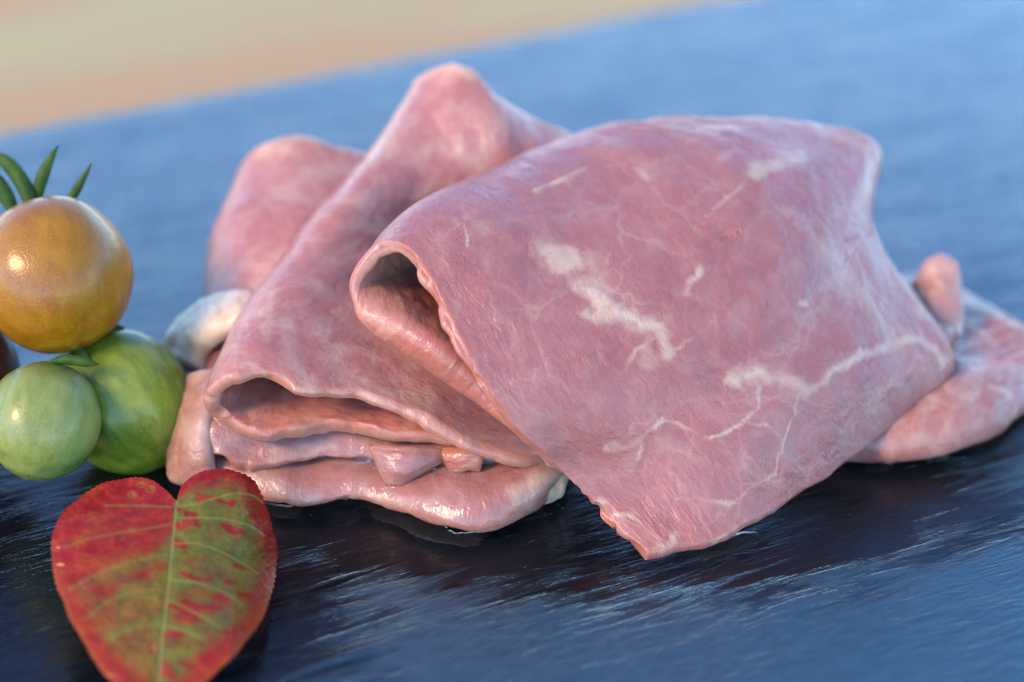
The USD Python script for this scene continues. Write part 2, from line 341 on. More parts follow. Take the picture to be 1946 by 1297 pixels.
M_table = mat('pale_wood', {
    'geo': ('geometry', {}), 'rot': ('vector_rotate', {'rotate_type': 'z_axis', 'angle': -EANG}),
    'm': ('mapping', {'scale': (5, 30, 5)}), 'n': ('noise_texture', {'scale': 1.0, 'detail': 4, 'distortion': 0.5}),
    'r': ('rgb_ramp', {'ramp': [(0.36, (0.36, 0.215, 0.075)), (0.5, (0.345, 0.24, 0.092)), (0.64, (0.345, 0.275, 0.100))]}),
    'p': ('principled_bsdf', {'roughness': 0.6})},
    [('geo.position', 'rot.vector'), ('rot.vector', 'm.vector'), ('m.vector', 'n.vector'), ('n.fac', 'r.fac'), ('r.color', 'p.base_color')])

# ---------------------------------------------------------------- table and slate board
EN = np.array([-ED[1], ED[0], 0])
def rect(o, a, b, c, d):   # corners along ED / EN from o
    return np.array([o + ED * a + EN * c, o + ED * b + EN * c, o + ED * b + EN * d, o + ED * a + EN * d])
mid = (Ea + Eb) / 2
R_ = rect(mid + [0, 0, -0.0072], -1.2, 1.2, -1.1, 1.3)
box = np.vstack([R_, R_ - [0, 0, 0.03]])
BF = np.array([[0, 1, 2, 3], [7, 6, 5, 4], [0, 4, 5, 1], [1, 5, 6, 2], [2, 6, 7, 3], [3, 7, 4, 0]])
tag(obj('tabletop', box, BF, M_table, smooth=False), kind='structure')

def slate_board():
    na, nb = 420, 360
    a = np.linspace(-0.30, 0.36, na); b = np.linspace(0, -0.46, nb)
    A, B = np.meshgrid(a, b, indexing='ij')
    S = np.stack([A / 0.05, B / 0.011, 0 * A], -1)
    h = (fbm(S, 4, 3) - 0.5) * 0.0003 * smoothstep(0, 0.01, -B)
    ed = np.minimum(np.minimum(A - a[0], a[-1] - A), np.minimum(-B, B - b[-1]))
    h -= 0.0012 * (1 - smoothstep(0, 0.003, ed))
    rag = (fbm(np.stack([A / 0.02, B * 0, 0 * A], -1), 4, 8) - 0.5) * 0.003 * np.exp(B / 0.004)
    P = mid + A[..., None] * ED + (B + rag)[..., None] * EN
    P[..., 2] += h
    i = np.arange(na * nb).reshape(na, nb)
    F = [np.stack([i[:-1, :-1], i[:-1, 1:], i[1:, 1:], i[1:, :-1]], -1).reshape(-1, 4)]
    v = P.reshape(-1, 3)
    loop = np.concatenate([i[:, 0], i[-1, 1:], i[-2::-1, -1], i[0, -2:0:-1]])
    lo = v[loop].copy(); lo[:, 2] = -0.0068
    k = len(v) + np.arange(len(loop)); k2, l2 = np.roll(k, -1), np.roll(loop, -1)
    F.append(np.stack([loop, l2, k2, k], -1))
    return np.vstack([v, lo]), np.vstack(F)
v, f = slate_board()
fx = trimesh.Trimesh(v, np.vstack([f[:, [0, 1, 2]], f[:, [0, 2, 3]]]), process=False)
n_up = fx.face_normals[:10, 2].mean()
if n_up < 0: f = f[:, ::-1]
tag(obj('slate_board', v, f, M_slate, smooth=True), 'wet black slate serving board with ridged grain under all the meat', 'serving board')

# ---------------------------------------------------------------- meat
GROUP = 'thin raw pork cutlets folded in a pile on the slate'
# front cutlet: net from its front rim (first row) to its back rim; columns run from the tucked-under end round the fold to the free edge
rowsA = [
 [(1010,850,1.5),(890,752,2.1),(745,655,2.7),(668,560,3.4),(720,476,4.0),(800,510,3.9),(858,630,3.3),(948,782,2.3),(1020,860,1.6),(1098,925,0.95),(1228,1062,0.25)],
 [(1020,815,1.8),(903,706,2.5),(782,618,3.12),(692,538,3.42),(738,458,4.02),(818,500,3.93),(876,617,3.33),(970,770,2.35),(1045,848,1.65),(1120,918,1.0),(1245,1058,0.25)],
 [(1050,790,1.6),(940,680,2.1),(815,560,2.75),(738,485,3.45),(790,402,4.15),(885,450,4.1),(960,570,3.5),(1060,730,2.55),(1130,815,1.85),(1200,890,1.2),(1310,1046,0.25)],
 [(1150,700,1.9),(1030,600,2.5),(890,480,3.2),(846,400,3.65),(893,352,4.15),(990,400,4.15),(1080,520,3.6),(1180,680,2.75),(1240,770,2.1),(1300,850,1.5),(1405,1012,0.3)],
 [(1380,610,2.2),(1290,500,2.9),(1160,375,3.5),(1066,312,3.75),(1085,272,4.25),(1210,305,4.3),(1330,410,3.9),(1440,570,3.0),(1493,655,2.45),(1545,735,1.9),(1592,882,0.6)],
 [(1480,520,2.5),(1390,430,3.05),(1270,335,3.6),(1185,270,3.85),(1205,245,4.35),(1330,262,4.35),(1450,315,4.1),(1580,430,3.3),(1628,515,2.7),(1692,630,2.0),(1750,756,0.95)],
 [(1520,470,2.7),(1440,400,3.15),(1320,300,3.6),(1230,260,3.85),(1250,233,4.3),(1395,230,4.25),(1530,240,4.0),(1666,282,3.55),(1640,398,2.9),(1730,565,2.0),(1788,706,1.2)],
]
A = sheet(rowsA, 0.0029, seed=3, step=0.32e-3, lump=(0.015, 0.8e-3), ragged=0.6e-3, rim=0.8)
A['up'] = 1 if (A['N'][A['N'].shape[0] // 2, int(A['N'].shape[1] * 0.8)] @ (CAM - A['P'][A['P'].shape[0] // 2, int(A['P'].shape[1] * 0.8)])) > 0 else -1
linesA = [
 ([(1045,485),(1085,490),(1112,498)],24,.85), ([(1100,500),(1150,525)],14,.4),
 ([(1128,545),(1140,580),(1170,598),(1210,608),(1255,622)],22,1), ([(1105,590),(1150,600)],9,.7), ([(1165,480),(1130,545)],4,.6),
 ([(1255,622),(1270,668)],13,.8), ([(1262,640),(1212,662),(1195,702)],7,.75), ([(1240,640),(1228,690)],12,.35),
 ([(1330,520),(1300,552)],9,.9), ([(1352,612),(1290,660)],4,.7), ([(1270,668),(1300,655)],5,.6),
 ([(1400,722),(1440,706),(1480,716),(1532,738)],17,1), ([(1532,738),(1600,700),(1690,655),(1745,640)],9,.85),
 ([(1442,722),(1440,775),(1412,803),(1352,832)],6,.8), ([(1522,742),(1506,792),(1490,842)],5,.75), ([(1412,803),(1462,812),(1490,842)],4,.6),
 ([(1262,798),(1222,832),(1216,872)],6,.75), ([(1160,848),(1218,842)],8,.6), ([(1262,798),(1350,832)],3,.5), ([(1490,842),(1470,900),(1425,932),(1385,962),(1320,946),(1285,952)],4,.6),
 ([(1130,965),(1165,985),(1195,985)],11,.9), ([(1350,1040),(1420,985)],7,.5), ([(1240,1050),(1290,1020)],9,.6),
 ([(872,388),(882,425),(886,468)],5,.8), ([(840,420),(880,425)],3,.5), ([(1022,360),(1060,330),(1095,308)],8,.7), ([(1068,312),(1100,306)],12,.6),
 ([(1425,335),(1470,312),(1525,296)],13,.75), ([(1340,410),(1425,340)],4,.5), ([(1220,328),(1232,334)],10,.5), ([(1360,300),(1390,290)],12,.4),
 ([(1690,440),(1722,500),(1742,560),(1745,590)],18,.9), ([(1560,245),(1610,258),(1660,285)],20,.8), ([(1655,290),(1650,360)],14,.6),
 ([(1600,520),(1650,580),(1700,640)],40,.38), ([(1740,640),(1790,690)],14,.7), ([(1560,470),(1630,560)],22,.3), ([(1455,592),(1530,577)],5,.7),
 ([(1490,400),(1530,420)],18,.35), ([(1280,250),(1380,240)],20,.35), ([(700,500),(760,520)],10,.3),
]
upA = lambda s: s['v'] > 0.47
fatA = veins_on(A, upA, linesA)
S = np.stack([A['U'], A['V'], 0 * A['U']], -1)
crackA = veins_on(A, upA, [([(1330,470),(1360,452),(1440,428)],3.5,1), ([(1320,440),(1352,415)],3,.9), ([(1610,455),(1660,445)],4,.9), ([(1290,445),(1322,440)],2,.6),
    ([(990,450),(1010,520)],2,.5), ([(960,470),(945,520)],2,.5), ([(1010,445),(1000,480)],2,.6), ([(1340,430),(1250,470)],2,.5), ([(1540,520),(1500,480)],2,.4)])
A0 = W(1200, 700, 0)
front = thing('pork_cutlet', A0, 'large front pork cutlet with white fat seams, topmost of the pile', 'meat slice', GROUP)
innerA = 0.42 * smoothstep(0.20, 0.27, A['v']) * smoothstep(0.62, 0.45, A['v']) * (0.45 + 1.1 * fbm(S / 0.009, 3, 66))
sA = solid(A, fatA, crackA, inner=innerA)
obj('folded_slice', sA[0], sA[1], M_front, front, sA[2])

# middle cutlet, folded below the front one
rowsB = [
 [(1000,872,0.95),(890,846,1.15),(760,838,1.25),(620,818,1.35),(500,832,1.4),(440,805,1.55),(402,770,1.95),(432,728,2.35),(485,716,2.4),(565,742,2.25),(650,752,2.1),(770,792,1.8),(870,845,1.45),(1030,885,0.9)],
 [(980,790,1.2),(880,775,1.3),(760,760,1.4),(640,740,1.5),(540,735,1.55),(470,725,1.7),(430,695,2.0),(450,655,2.5),(500,640,2.7),(590,655,2.5),(690,680,2.2),(800,720,1.9),(900,770,1.5),(1040,820,1.0)],
 [(960,700,1.3),(880,670,1.4),(780,640,1.5),(690,610,1.6),(600,600,1.7),(530,590,1.9),(497,565,2.3),(522,540,2.9),(580,530,3.0),(660,545,2.75),(750,580,2.35),(860,640,2.0),(950,700,1.6),(1060,760,1.2)],
 [(1000,560,1.4),(920,520,1.5),(840,480,1.6),(760,460,1.8),(680,450,2.0),(625,440,2.4),(608,420,2.9),(635,395,3.5),(690,390,3.55),(760,410,3.2),(850,450,2.7),(950,520,2.2),(1030,590,1.8),(1120,660,1.5)],
 [(1050,460,1.6),(980,420,1.7),(920,390,1.8),(850,360,2.1),(780,340,2.5),(735,310,3.0),(725,285,3.6),(745,265,4.0),(790,260,4.1),(860,280,4.0),(940,320,3.7),(1020,380,3.2),(1090,450,2.8),(1160,520,2.3)],
 [(1080,400,1.8),(1020,360,2.0),(960,310,2.3),(900,270,2.8),(850,225,3.4),(805,195,4.0),(797,165,4.4),(812,148,4.65),(862,124,4.95),(905,150,4.75),(940,192,4.4),(1020,232,4.0),(1090,262,3.7),(1180,330,3.2)],
]
B = sheet(rowsB, 0.0029, seed=12, lump=(0.013, 0.9e-3), ragged=1.3e-3, rim=0.8)
ib, jb = B['P'].shape[0] // 2, int(B['P'].shape[1] * 0.75)
B['up'] = 1 if B['N'][ib, jb] @ (CAM - B['P'][ib, jb]) > 0 else -1
fatB = veins_on(B, lambda s: s['v'] > 0.5, [
 ([(720,290),(790,160),(860,118),(900,140)],18,.6), ([(640,390),(720,290)],12,.4), ([(540,600),(560,700),(600,740)],16,.3), ([(620,620),(640,700)],22,.35), ([(560,740),(700,755),(800,800)],10,.5),
 ([(660,430),(720,440)],14,.5), ([(780,300),(820,270),(900,300)],18,.45), ([(520,560),(500,640)],9,.4), ([(690,720),(760,760)],8,.5), ([(470,690),(500,712)],8,.6)])
middle = thing('pork_cutlet', W(700, 700, 0), 'folded pork cutlet with a raised peak, directly under the large front cutlet', 'meat slice', GROUP)
sB = solid(B, fatB)
obj('folded_slice', sB[0], sB[1], M_mid, middle, sB[2])

# back left cutlet
rowsC = [
 [(345,905,0.2),(350,830,0.6),(385,770,1.0),(440,750,1.2),(530,760,1.2),(650,780,1.1)],
 [(352,800,0.25),(368,720,0.8),(400,670,1.3),(455,650,1.6),(540,660,1.7),(660,690,1.5)],
 [(392,690,0.25),(398,620,1.0),(412,560,1.8),(470,545,2.2),(560,560,2.3),(680,600,2.0)],
 [(415,600,0.3),(412,530,1.3),(425,455,2.4),(490,440,2.8),(590,460,2.8),(710,520,2.3)],
 [(450,520,0.5),(445,440,1.6),(455,375,2.8),(510,345,3.2),(600,360,3.2),(740,420,2.7)],
 [(480,440,0.9),(470,360,2.2),(485,300,3.3),(545,258,3.8),(620,274,3.6),(720,292,3.3)],
]
C = sheet(rowsC, 0.0042, seed=21, step=0.6e-3)
ic, jc = C['P'].shape[0] // 2, int(C['P'].shape[1] * 0.6)
C['up'] = 1 if C['N'][ic, jc] @ (CAM - C['P'][ic, jc]) > 0 else -1
fatC = veins_on(C, lambda s: s['v'] > -1, [([(520,275),(560,256),(620,272),(700,290)],20,.5), ([(345,830),(350,900)],18,.5), ([(370,730),(350,800)],14,.5), ([(600,330),(680,320)],22,.4)])
back = thing('pork_cutlet', W(480, 560, 0), 'blurred pork cutlet at the back left of the pile, behind a cream fat strip', 'meat slice', GROUP)
sC = solid(C, fatC)
obj('folded_slice', sC[0], sC[1], M_mid, back, sC[2])
def strip(pts, rad, **k): return tube(np.array([W(p[0], p[1], tall(p[2])) for p in pts]), np.array(rad) * 0.01, **k)

# bottom cutlet lying on the slate in front
rowsD = [
 [(420,905,0.25),(505,948,0.25),(600,958,0.25),(672,952,0.25),(752,962,0.25),(860,1002,0.25),(945,995,0.25),(1010,965,0.25),(1072,905,0.3)],
 [(405,885,0.55),(500,912,0.55),(600,920,0.5),(680,918,0.5),(760,925,0.55),(860,955,0.6),(940,950,0.65),(1010,925,0.75),(1078,885,0.7)],
 [(400,850,0.75),(500,875,0.6),(600,880,0.55),(680,885,0.55),(760,890,0.55),(860,905,0.6),(940,905,0.65),(1020,885,0.75),(1085,860,0.7)],
 [(415,800,0.7),(500,820,0.6),(600,830,0.55),(680,840,0.55),(760,850,0.55),(860,860,0.6),(940,860,0.65),(1020,845,0.7),(1090,830,0.7)],
 [(450,700,0.6),(520,700,0.6),(610,700,0.55),(690,700,0.55),(770,710,0.55),(860,720,0.6),(940,720,0.65),(1020,720,0.7),(1090,720,0.7)],
]
D = sheet(rowsD, 0.0040, seed=31, lump=(0.012, 1.1e-3), ragged=0.9e-3)
idd, jd = D['P'].shape[0] // 2, D['P'].shape[1] // 2
D['up'] = 1 if D['N'][idd, jd] @ (CAM - D['P'][idd, jd]) > 0 else -1
fatD = veins_on(D, lambda s: s['v'] > -1, [([(470,895),(540,940),(600,960)],16,.45), ([(1000,940),(1040,905),(1075,900)],18,.7), ([(1010,960),(1015,930)],12,.5), ([(680,960),(760,950),(850,970)],10,.3)])
bottom = thing('pork_cutlet', W(740, 900, 0), 'pale wet pork cutlet lowest in the pile, its wavy edge on the slate', 'meat slice', GROUP)
sD = solid(D, fatD)
obj('flat_slice', sD[0], sD[1], M_low, bottom, sD[2])
obj('fat_corner', *strip([(1012,965,0.35),(1022,930,0.55),(1048,905,0.65),(1085,895,0.7)], [.28,.36,.4,.3], seed=9, bump=0.3), M_fat, bottom)

# thin cutlet between the bottom one and the middle one
rowsF = [
 [(412,857,0.92),(432,880,0.85),(470,889,0.78),(520,885,0.76),(580,872,0.78),(640,867,0.78),(700,872,0.76),(780,876,0.75),(860,880,0.75),(960,880,0.75)],
 [(402,830,1.15),(425,845,1.08),(470,850,1.0),(520,848,1.0),(580,842,1.0),(640,840,1.0),(700,842,0.97),(780,845,0.95),(860,850,1.0),(960,850,0.9)],
 [(400,800,1.35),(425,810,1.3),(470,812,1.25),(520,810,1.2),(580,805,1.2),(640,805,1.2),(700,805,1.1),(780,805,1.05),(860,805,1.0),(960,800,1.0)],
 [(430,720,1.3),(460,720,1.3),(500,720,1.3),(540,720,1.25),(590,720,1.2),(650,720,1.2),(710,720,1.15),(790,720,1.1),(860,720,1.05),(960,720,1.0)],
]
Fs = sheet(rowsF, 0.0024, seed=41, lump=(0.01, 0.8e-3), ragged=1.1e-3, rim=0.8)
Fs['up'] = 1 if Fs['N'][40, 60] @ (CAM - Fs['P'][40, 60]) > 0 else -1
fatF = veins_on(Fs, lambda s: s['v'] > -1, [([(420,850),(450,830)],16,.6), ([(520,875),(640,858)],8,.4)])
thin = thing('pork_cutlet', W(600, 820, 0), 'thin tan pork cutlet with a drooping triangular flap, just above the lowest one', 'meat slice', GROUP)
sF = solid(Fs, fatF)
obj('flat_slice', sF[0], sF[1], M_low, thin, sF[2])
def flap(net, T, m, parent, seed, name='flap', lump=(0.007, 0.9e-3)):
    s = sheet(net, T, seed=seed, step=0.3e-3, ragged=0.7e-3, lump=lump)
    s['up'] = 1
    q = solid(s)
    obj(name, q[0], q[1], m, parent, q[2])
flap([[(698,845,1.1),(760,848,1.15),(848,856,1.0)],[(712,872,0.92),(768,880,1.0),(838,868,0.9)],[(726,898,0.76),(766,902,0.84),(806,888,0.78)],[(742,921,0.62),(752,923,0.64),(764,918,0.64)]], 0.0024, M_low, thin, 51)
flap([[(838,855,1.15),(880,852,1.2),(920,850,1.15)],[(845,872,0.95),(882,875,1.0),(918,872,1.0)],[(872,890,0.8),(888,898,0.82),(904,892,0.8)]], 0.0032, M_wet, middle, 53)

flap([[(338,705,0.95),(362,708,1.15),(390,714,1.2)],[(340,652,1.2),(368,657,1.5),(400,670,1.5)],[(372,604,1.6),(398,624,1.88),(424,648,1.8)],[(425,577,1.9),(440,604,2.12),(454,634,2.0)],[(495,572,2.0),(495,602,2.15),(495,632,2.1)]], 0.0065, M_fatty, back, 55, 'fat_strip', (0.006, 1.6e-3))
flap([[(332,918,0.2),(368,928,0.25),(412,932,0.3)],[(336,850,0.6),(366,855,0.95),(408,850,1.05)],[(350,780,1.0),(378,780,1.35),(414,775,1.45)],[(366,712,1.4),(394,706,1.65),(428,698,1.65)]], 0.0040, M_side, back, 57, 'side_fold')

# right cutlet lying on the slate
rowsE = [
 [(1450,900,0.22),(1615,862,0.22),(1700,868,0.22),(1800,853,0.22),(1895,815,0.22),(2000,730,0.22)],
 [(1480,830,0.65),(1615,815,0.69),(1700,820,0.69),(1800,800,0.74),(1885,765,0.69),(1990,690,0.57)],
 [(1500,740,0.83),(1620,730,0.87),(1715,730,0.87),(1805,720,0.92),(1885,700,0.83),(1990,665,0.65)],
 [(1530,620,0.78),(1640,610,0.78),(1730,605,0.83),(1815,620,0.78),(1890,640,0.74),(1985,655,0.65)],
 [(1560,560,0.53),(1660,545,0.53),(1745,540,0.53),(1825,572,0.53),(1900,612,0.53),(1980,648,0.48)],
]
E = sheet(rowsE, 0.0048, seed=61, wrinkle=(0.0045, 0.35e-3), lump=(0.012, 1.2e-3), ragged=1.2e-3)
ie, je = E['P'].shape[0] // 2, E['P'].shape[1] // 2
E['up'] = 1 if E['N'][ie, je] @ (CAM - E['P'][ie, je]) > 0 else -1
fatE = veins_on(E, lambda s: s['v'] > -1, [([(1820,570),(1900,610),(1960,640)],12,.6), ([(1890,740),(1915,755)],10,.8), ([(1820,690),(1880,680)],14,.5), ([(1780,640),(1830,660)],12,.4), ([(1850,620),(1900,660)],10,.35), ([(1650,850),(1760,830)],14,.3)])
right = thing('pork_cutlet', W(1780, 740, 0), 'mottled pork cutlet lying flat on the slate at the right end of the pile', 'meat slice', GROUP)
sE = solid(E, fatE)
obj('flat_slice', sE[0], sE[1], M_right, right, sE[2])
flap([[(1772,500,2.05),(1790,494,2.1),(1808,504,2.05)],[(1755,535,1.7),(1788,532,1.9),(1822,552,1.7)],[(1742,588,1.3),(1782,590,1.5),(1826,606,1.3)],[(1738,642,1.05),(1776,648,1.2),(1812,652,1.1)]], 0.0055, M_tip, right, 63, 'curled_strip', (0.006, 1.6e-3))
flap([[(1735,628,1.3),(1772,622,1.45),(1806,630,1.35)],[(1738,650,1.2),(1774,655,1.35),(1808,655,1.25)]], 0.004, M_side, right, 64, 'curled_strip')

# ---------------------------------------------------------------- tomatoes
def tomato_material(name, stops, streak, shoulder, rough=0.30, dots=0.5, sss=0.0035, coat=0.25):
    """Skin: stripes run from stem to tip, a tinted shoulder round the stem, pale pin-point dots."""
    n = {'tc': ('attribute', {'attribute': 'skin'}),
         'mp': ('mapping', {'scale': (1, 1, 1)}),
         'm2': ('mapping', {'scale': (1.5, 1.5, 0.6)}), 'ns': ('noise_texture', {'scale': 2.2, 'detail': 4, 'roughness': 0.55, 'distortion': 0.7}),
         'ra': ('rgb_ramp', {'ramp': stops}),
         'sx': ('separate_xyz', {}), 'sm': ('map_range', {'from_min': 0.25, 'from_max': 0.95, 'to_min': 0.0, 'to_max': 0.85, 'clamp': True}),
         'sh': ('mix_color', {'b': shoulder}),
         'vo': ('voronoi_texture', {'scale': 17.0, 'randomness': 1.0}), 'vr': ('map_range', {'from_min': 0.08, 'from_max': 0.18, 'to_min': dots, 'to_max': 0.0, 'clamp': True}),
         'dt': ('mix_color', {'b': streak}),
         'bn': ('noise_texture', {'scale': 30.0, 'detail': 3}), 'bm': ('bump', {'strength': 0.12, 'distance': 0.001}),
         'p': ('principled_bsdf', {'subsurface_method': 'burley', 'subsurface_weight': 0.8, 'subsurface_scale': sss, 'subsurface_radius': (1, 0.7, 0.25), 'roughness': rough, 'ior': 1.38, 'coat_weight': coat, 'coat_roughness': 0.12, 'coat_ior': 1.4})}
    l = [('tc.vector', 'm2.vector'), ('m2.vector', 'ns.vector'), ('ns.fac', 'ra.fac'), ('tc.vector', 'sx.vector'), ('sx.z', 'sm.value'), ('sm.result', 'sh.fac'), ('ra.color', 'sh.a'),
         ('tc.vector', 'vo.vector'), ('vo.distance', 'vr.value'), ('vr.result', 'dt.fac'), ('sh.result', 'dt.a'), ('dt.result', 'p.base_color'),
         ('tc.vector', 'bn.vector'), ('bn.fac', 'bm.height'), ('bm.normal', 'p.normal')]
    return mat(name, n, l)
M_orange = tomato_material('orange_tomato_skin', [(0.25, (0.165, 0.053, 0.001)), (0.5, (0.215, 0.084, 0.0015)), (0.75, (0.25, 0.118, 0.003))], (0.40, 0.24, 0.06), (0.17, 0.07, 0.010))
M_pale = tomato_material('pale_green_tomato_skin', [(0.25, (0.10, 0.12, 0.018)), (0.5, (0.15, 0.175, 0.034)), (0.75, (0.20, 0.215, 0.052))], (0.36, 0.36, 0.18), (0.035, 0.06, 0.008), rough=0.34)
M_green = tomato_material('green_tomato_skin', [(0.3, (0.075, 0.105, 0.005)), (0.5, (0.145, 0.18, 0.013)), (0.7, (0.21, 0.235, 0.030))], (0.36, 0.38, 0.12), (0.04, 0.075, 0.006), rough=0.28)
M_dark = tomato_material('maroon_tomato_skin', [(0.3, (0.035, 0.007, 0.006)), (0.7, (0.07, 0.015, 0.008))], (0.3, 0.1, 0.06), (0.05, 0.03, 0.01))
M_sepal = mat('sepal_green', {'tc': ('geometry', {}), 'n': ('noise_texture', {'scale': 400.0, 'detail': 3}),
    'r': ('rgb_ramp', {'ramp': [(0.3, (0.020, 0.055, 0.006)), (0.7, (0.045, 0.10, 0.012))]}), 'p': ('principled_bsdf', {'roughness': 0.6, 'ior': 1.3}),
    't': ('translucent_bsdf', {'color': (0.05, 0.12, 0.015)}), 'mx': ('mix_closure', {'fac': 0.2})},
    [('tc.position', 'n.vector'), ('n.fac', 'r.fac'), ('r.color', 'p.base_color'), ('p.BSDF', 'mx.closure1'), ('t.BSDF', 'mx.closure2')], 'mx.closure')
M_scar = mat('blossom_scar', {'p': ('principled_bsdf', {'base_color': (0.10, 0.06, 0.025), 'roughness': 0.7})}, [])

def tomato(center, r, axis, elong, m, label, seed, scar=True, sepals=(), stem=True):
    axis = np.asarray(axis, float); axis /= np.linalg.norm(axis)
    X = np.cross(axis, [0.3, 0.9, 0.2]); X /= np.linalg.norm(X); Y = np.cross(axis, X)
    nt, npz = 110, 150
    th = np.linspace(0.0, math.pi, nt); ph = np.linspace(0, 2 * math.pi, npz, endpoint=False)
    TH, PH = np.meshgrid(th, ph, indexing='ij')
    d = np.stack([np.sin(TH) * np.cos(PH), np.sin(TH) * np.sin(PH), np.cos(TH)], -1)
    rr = 1 + 0.045 * (fbm(d * 1.3 + seed, 3, seed) - 0.5) + 0.008 * np.cos(5 * PH + seed) * np.sin(TH) ** 2 - 0.07 * np.exp(-(TH / 0.28) ** 2) + 0.015 * np.exp(-((math.pi - TH) / 0.12) ** 2)
    L = d * rr[..., None] * [1, 1, elong]
    P = center + r * (L[..., :1] * X + L[..., 1:2] * Y + L[..., 2:] * axis)
    i = np.arange(nt * npz).reshape(nt, npz); j = np.roll(i, -1, axis=1)
    F = np.stack([i[:-1], i[1:], j[1:], j[:-1]], -1).reshape(-1, 4)
    t = thing('cherry_tomato', center - np.array([0, 0, r]), label, 'tomato', None)
    obj('fruit', P.reshape(-1, 3), F, m, t, {'skin': d.reshape(-1, 3)})
    if scar:
        b = trimesh.creation.icosphere(2, 1.0)
        q = center - axis * r * elong * 1.012
        V = b.vertices * np.array([0.032, 0.032, 0.012]) * r
        V = q + V[:, :1] * X + V[:, 1:2] * Y + V[:, 2:] * axis
        obj('blossom_scar', V, b.faces, M_scar, t)
    return t

def blade(points, widths, seed=0, cup=0.35, th=0.5e-3):
    """A pointed sepal: a thin cupped blade along a path."""
    Q = np.asarray(points, float)
    t = np.concatenate([[0], np.cumsum(np.linalg.norm(np.diff(Q, axis=0), axis=1))])
    m, n = 46, 11
    s = np.linspace(0, t[-1], m)
    C = CubicSpline(t, Q)(s); w = PchipInterpolator(t, widths)(s)
    T = np.gradient(C, axis=0); T /= np.linalg.norm(T, axis=1, keepdims=True)
    B = np.cross(T, FWD); B /= np.linalg.norm(B, axis=1, keepdims=True)
    Nn = np.cross(B, T)
    a = np.linspace(-1, 1, n)
    out = []
    for side in (1, -1):
        prof = np.sqrt(1 - a ** 2)
        out.append(C[:, None] + a[None, :, None] * w[:, None, None] * B[:, None] + (cup * (a ** 2)[None, :, None] * w[:, None, None] + side * th * prof[None, :, None]) * Nn[:, None])
    ring = np.concatenate([out[0], out[1][:, -2:0:-1]], axis=1)
    k = ring.shape[1]
    i = np.arange(m * k).reshape(m, k); j = np.roll(i, -1, axis=1)
    return ring.reshape(-1, 3), np.stack([i[:-1], i[1:], j[1:], j[:-1]], -1).reshape(-1, 4)

def center_at(px, py, z): return W(px, py, z)
cO = W(104, 522, 3.75); rO = 0.0147
t_or = tomato(cO, rO, (-0.25, 0.75, 0.65), 1.04, M_orange, 'glossy orange tomato resting on top of the two green ones', 4)
# calyx of the orange tomato behind its top
for pts, w in (([(60,400,4.6),(45,355,5.0),(20,318,5.3),(-25,292,5.4)], [.10,.17,.16,.05]), ([(70,380,4.7),(78,340,5.1),(92,308,5.4),(109,278,5.7)], [.10,.14,.10,.015]),
               ([(130,385,4.6),(145,360,4.85),(158,338,5.05),(173,312,5.3)], [.10,.10,.07,.015]), ([(25,400,4.6),(10,372,4.85),(-5,345,5.1),(-20,325,5.2)], [.10,.17,.14,.05])):
    obj('sepal', *blade([W(*p) + np.array([0, 0.012, 0]) * 0 for p in pts], np.array(w) * 0.0095), M_sepal, t_or)
cS = W(82, 800, 1.75); 
t_small = tomato(cS, 0.0108, (0.10, 0.72, 0.40), 1.06, M_pale, 'small pale green tomato in front of the larger green one', 9)
cG = W(234, 762, 1.22)
t_green = tomato(cG, 0.0133, (-0.55, 0.35, 0.75), 1.12, M_green, 'larger striped green tomato beside the left end of the meat pile', 15, scar=False)
for pts, w in (([(150,668,2.3),(185,640,2.55),(212,625,2.62),(236,624,2.55)], [.05,.12,.11,.02]), ([(95,690,2.75),(130,684,2.85),(162,688,2.85),(186,693,2.75)], [.05,.12,.12,.02]), ([(170,690,2.4),(150,665,2.6),(120,655,2.7),(90,660,2.7)], [.05,.12,.11,.02])):
    obj('sepal', *blade([W(*p) for p in pts], np.array(w) * 0.0085), M_sepal, t_green)
cD = W(-84, 708, 1.9)
t_dark = tomato(cD, 0.0122, (0.3, 0.6, 0.7), 1.0, M_dark, 'dark maroon tomato cut off by the left edge of the picture', 19, scar=False)

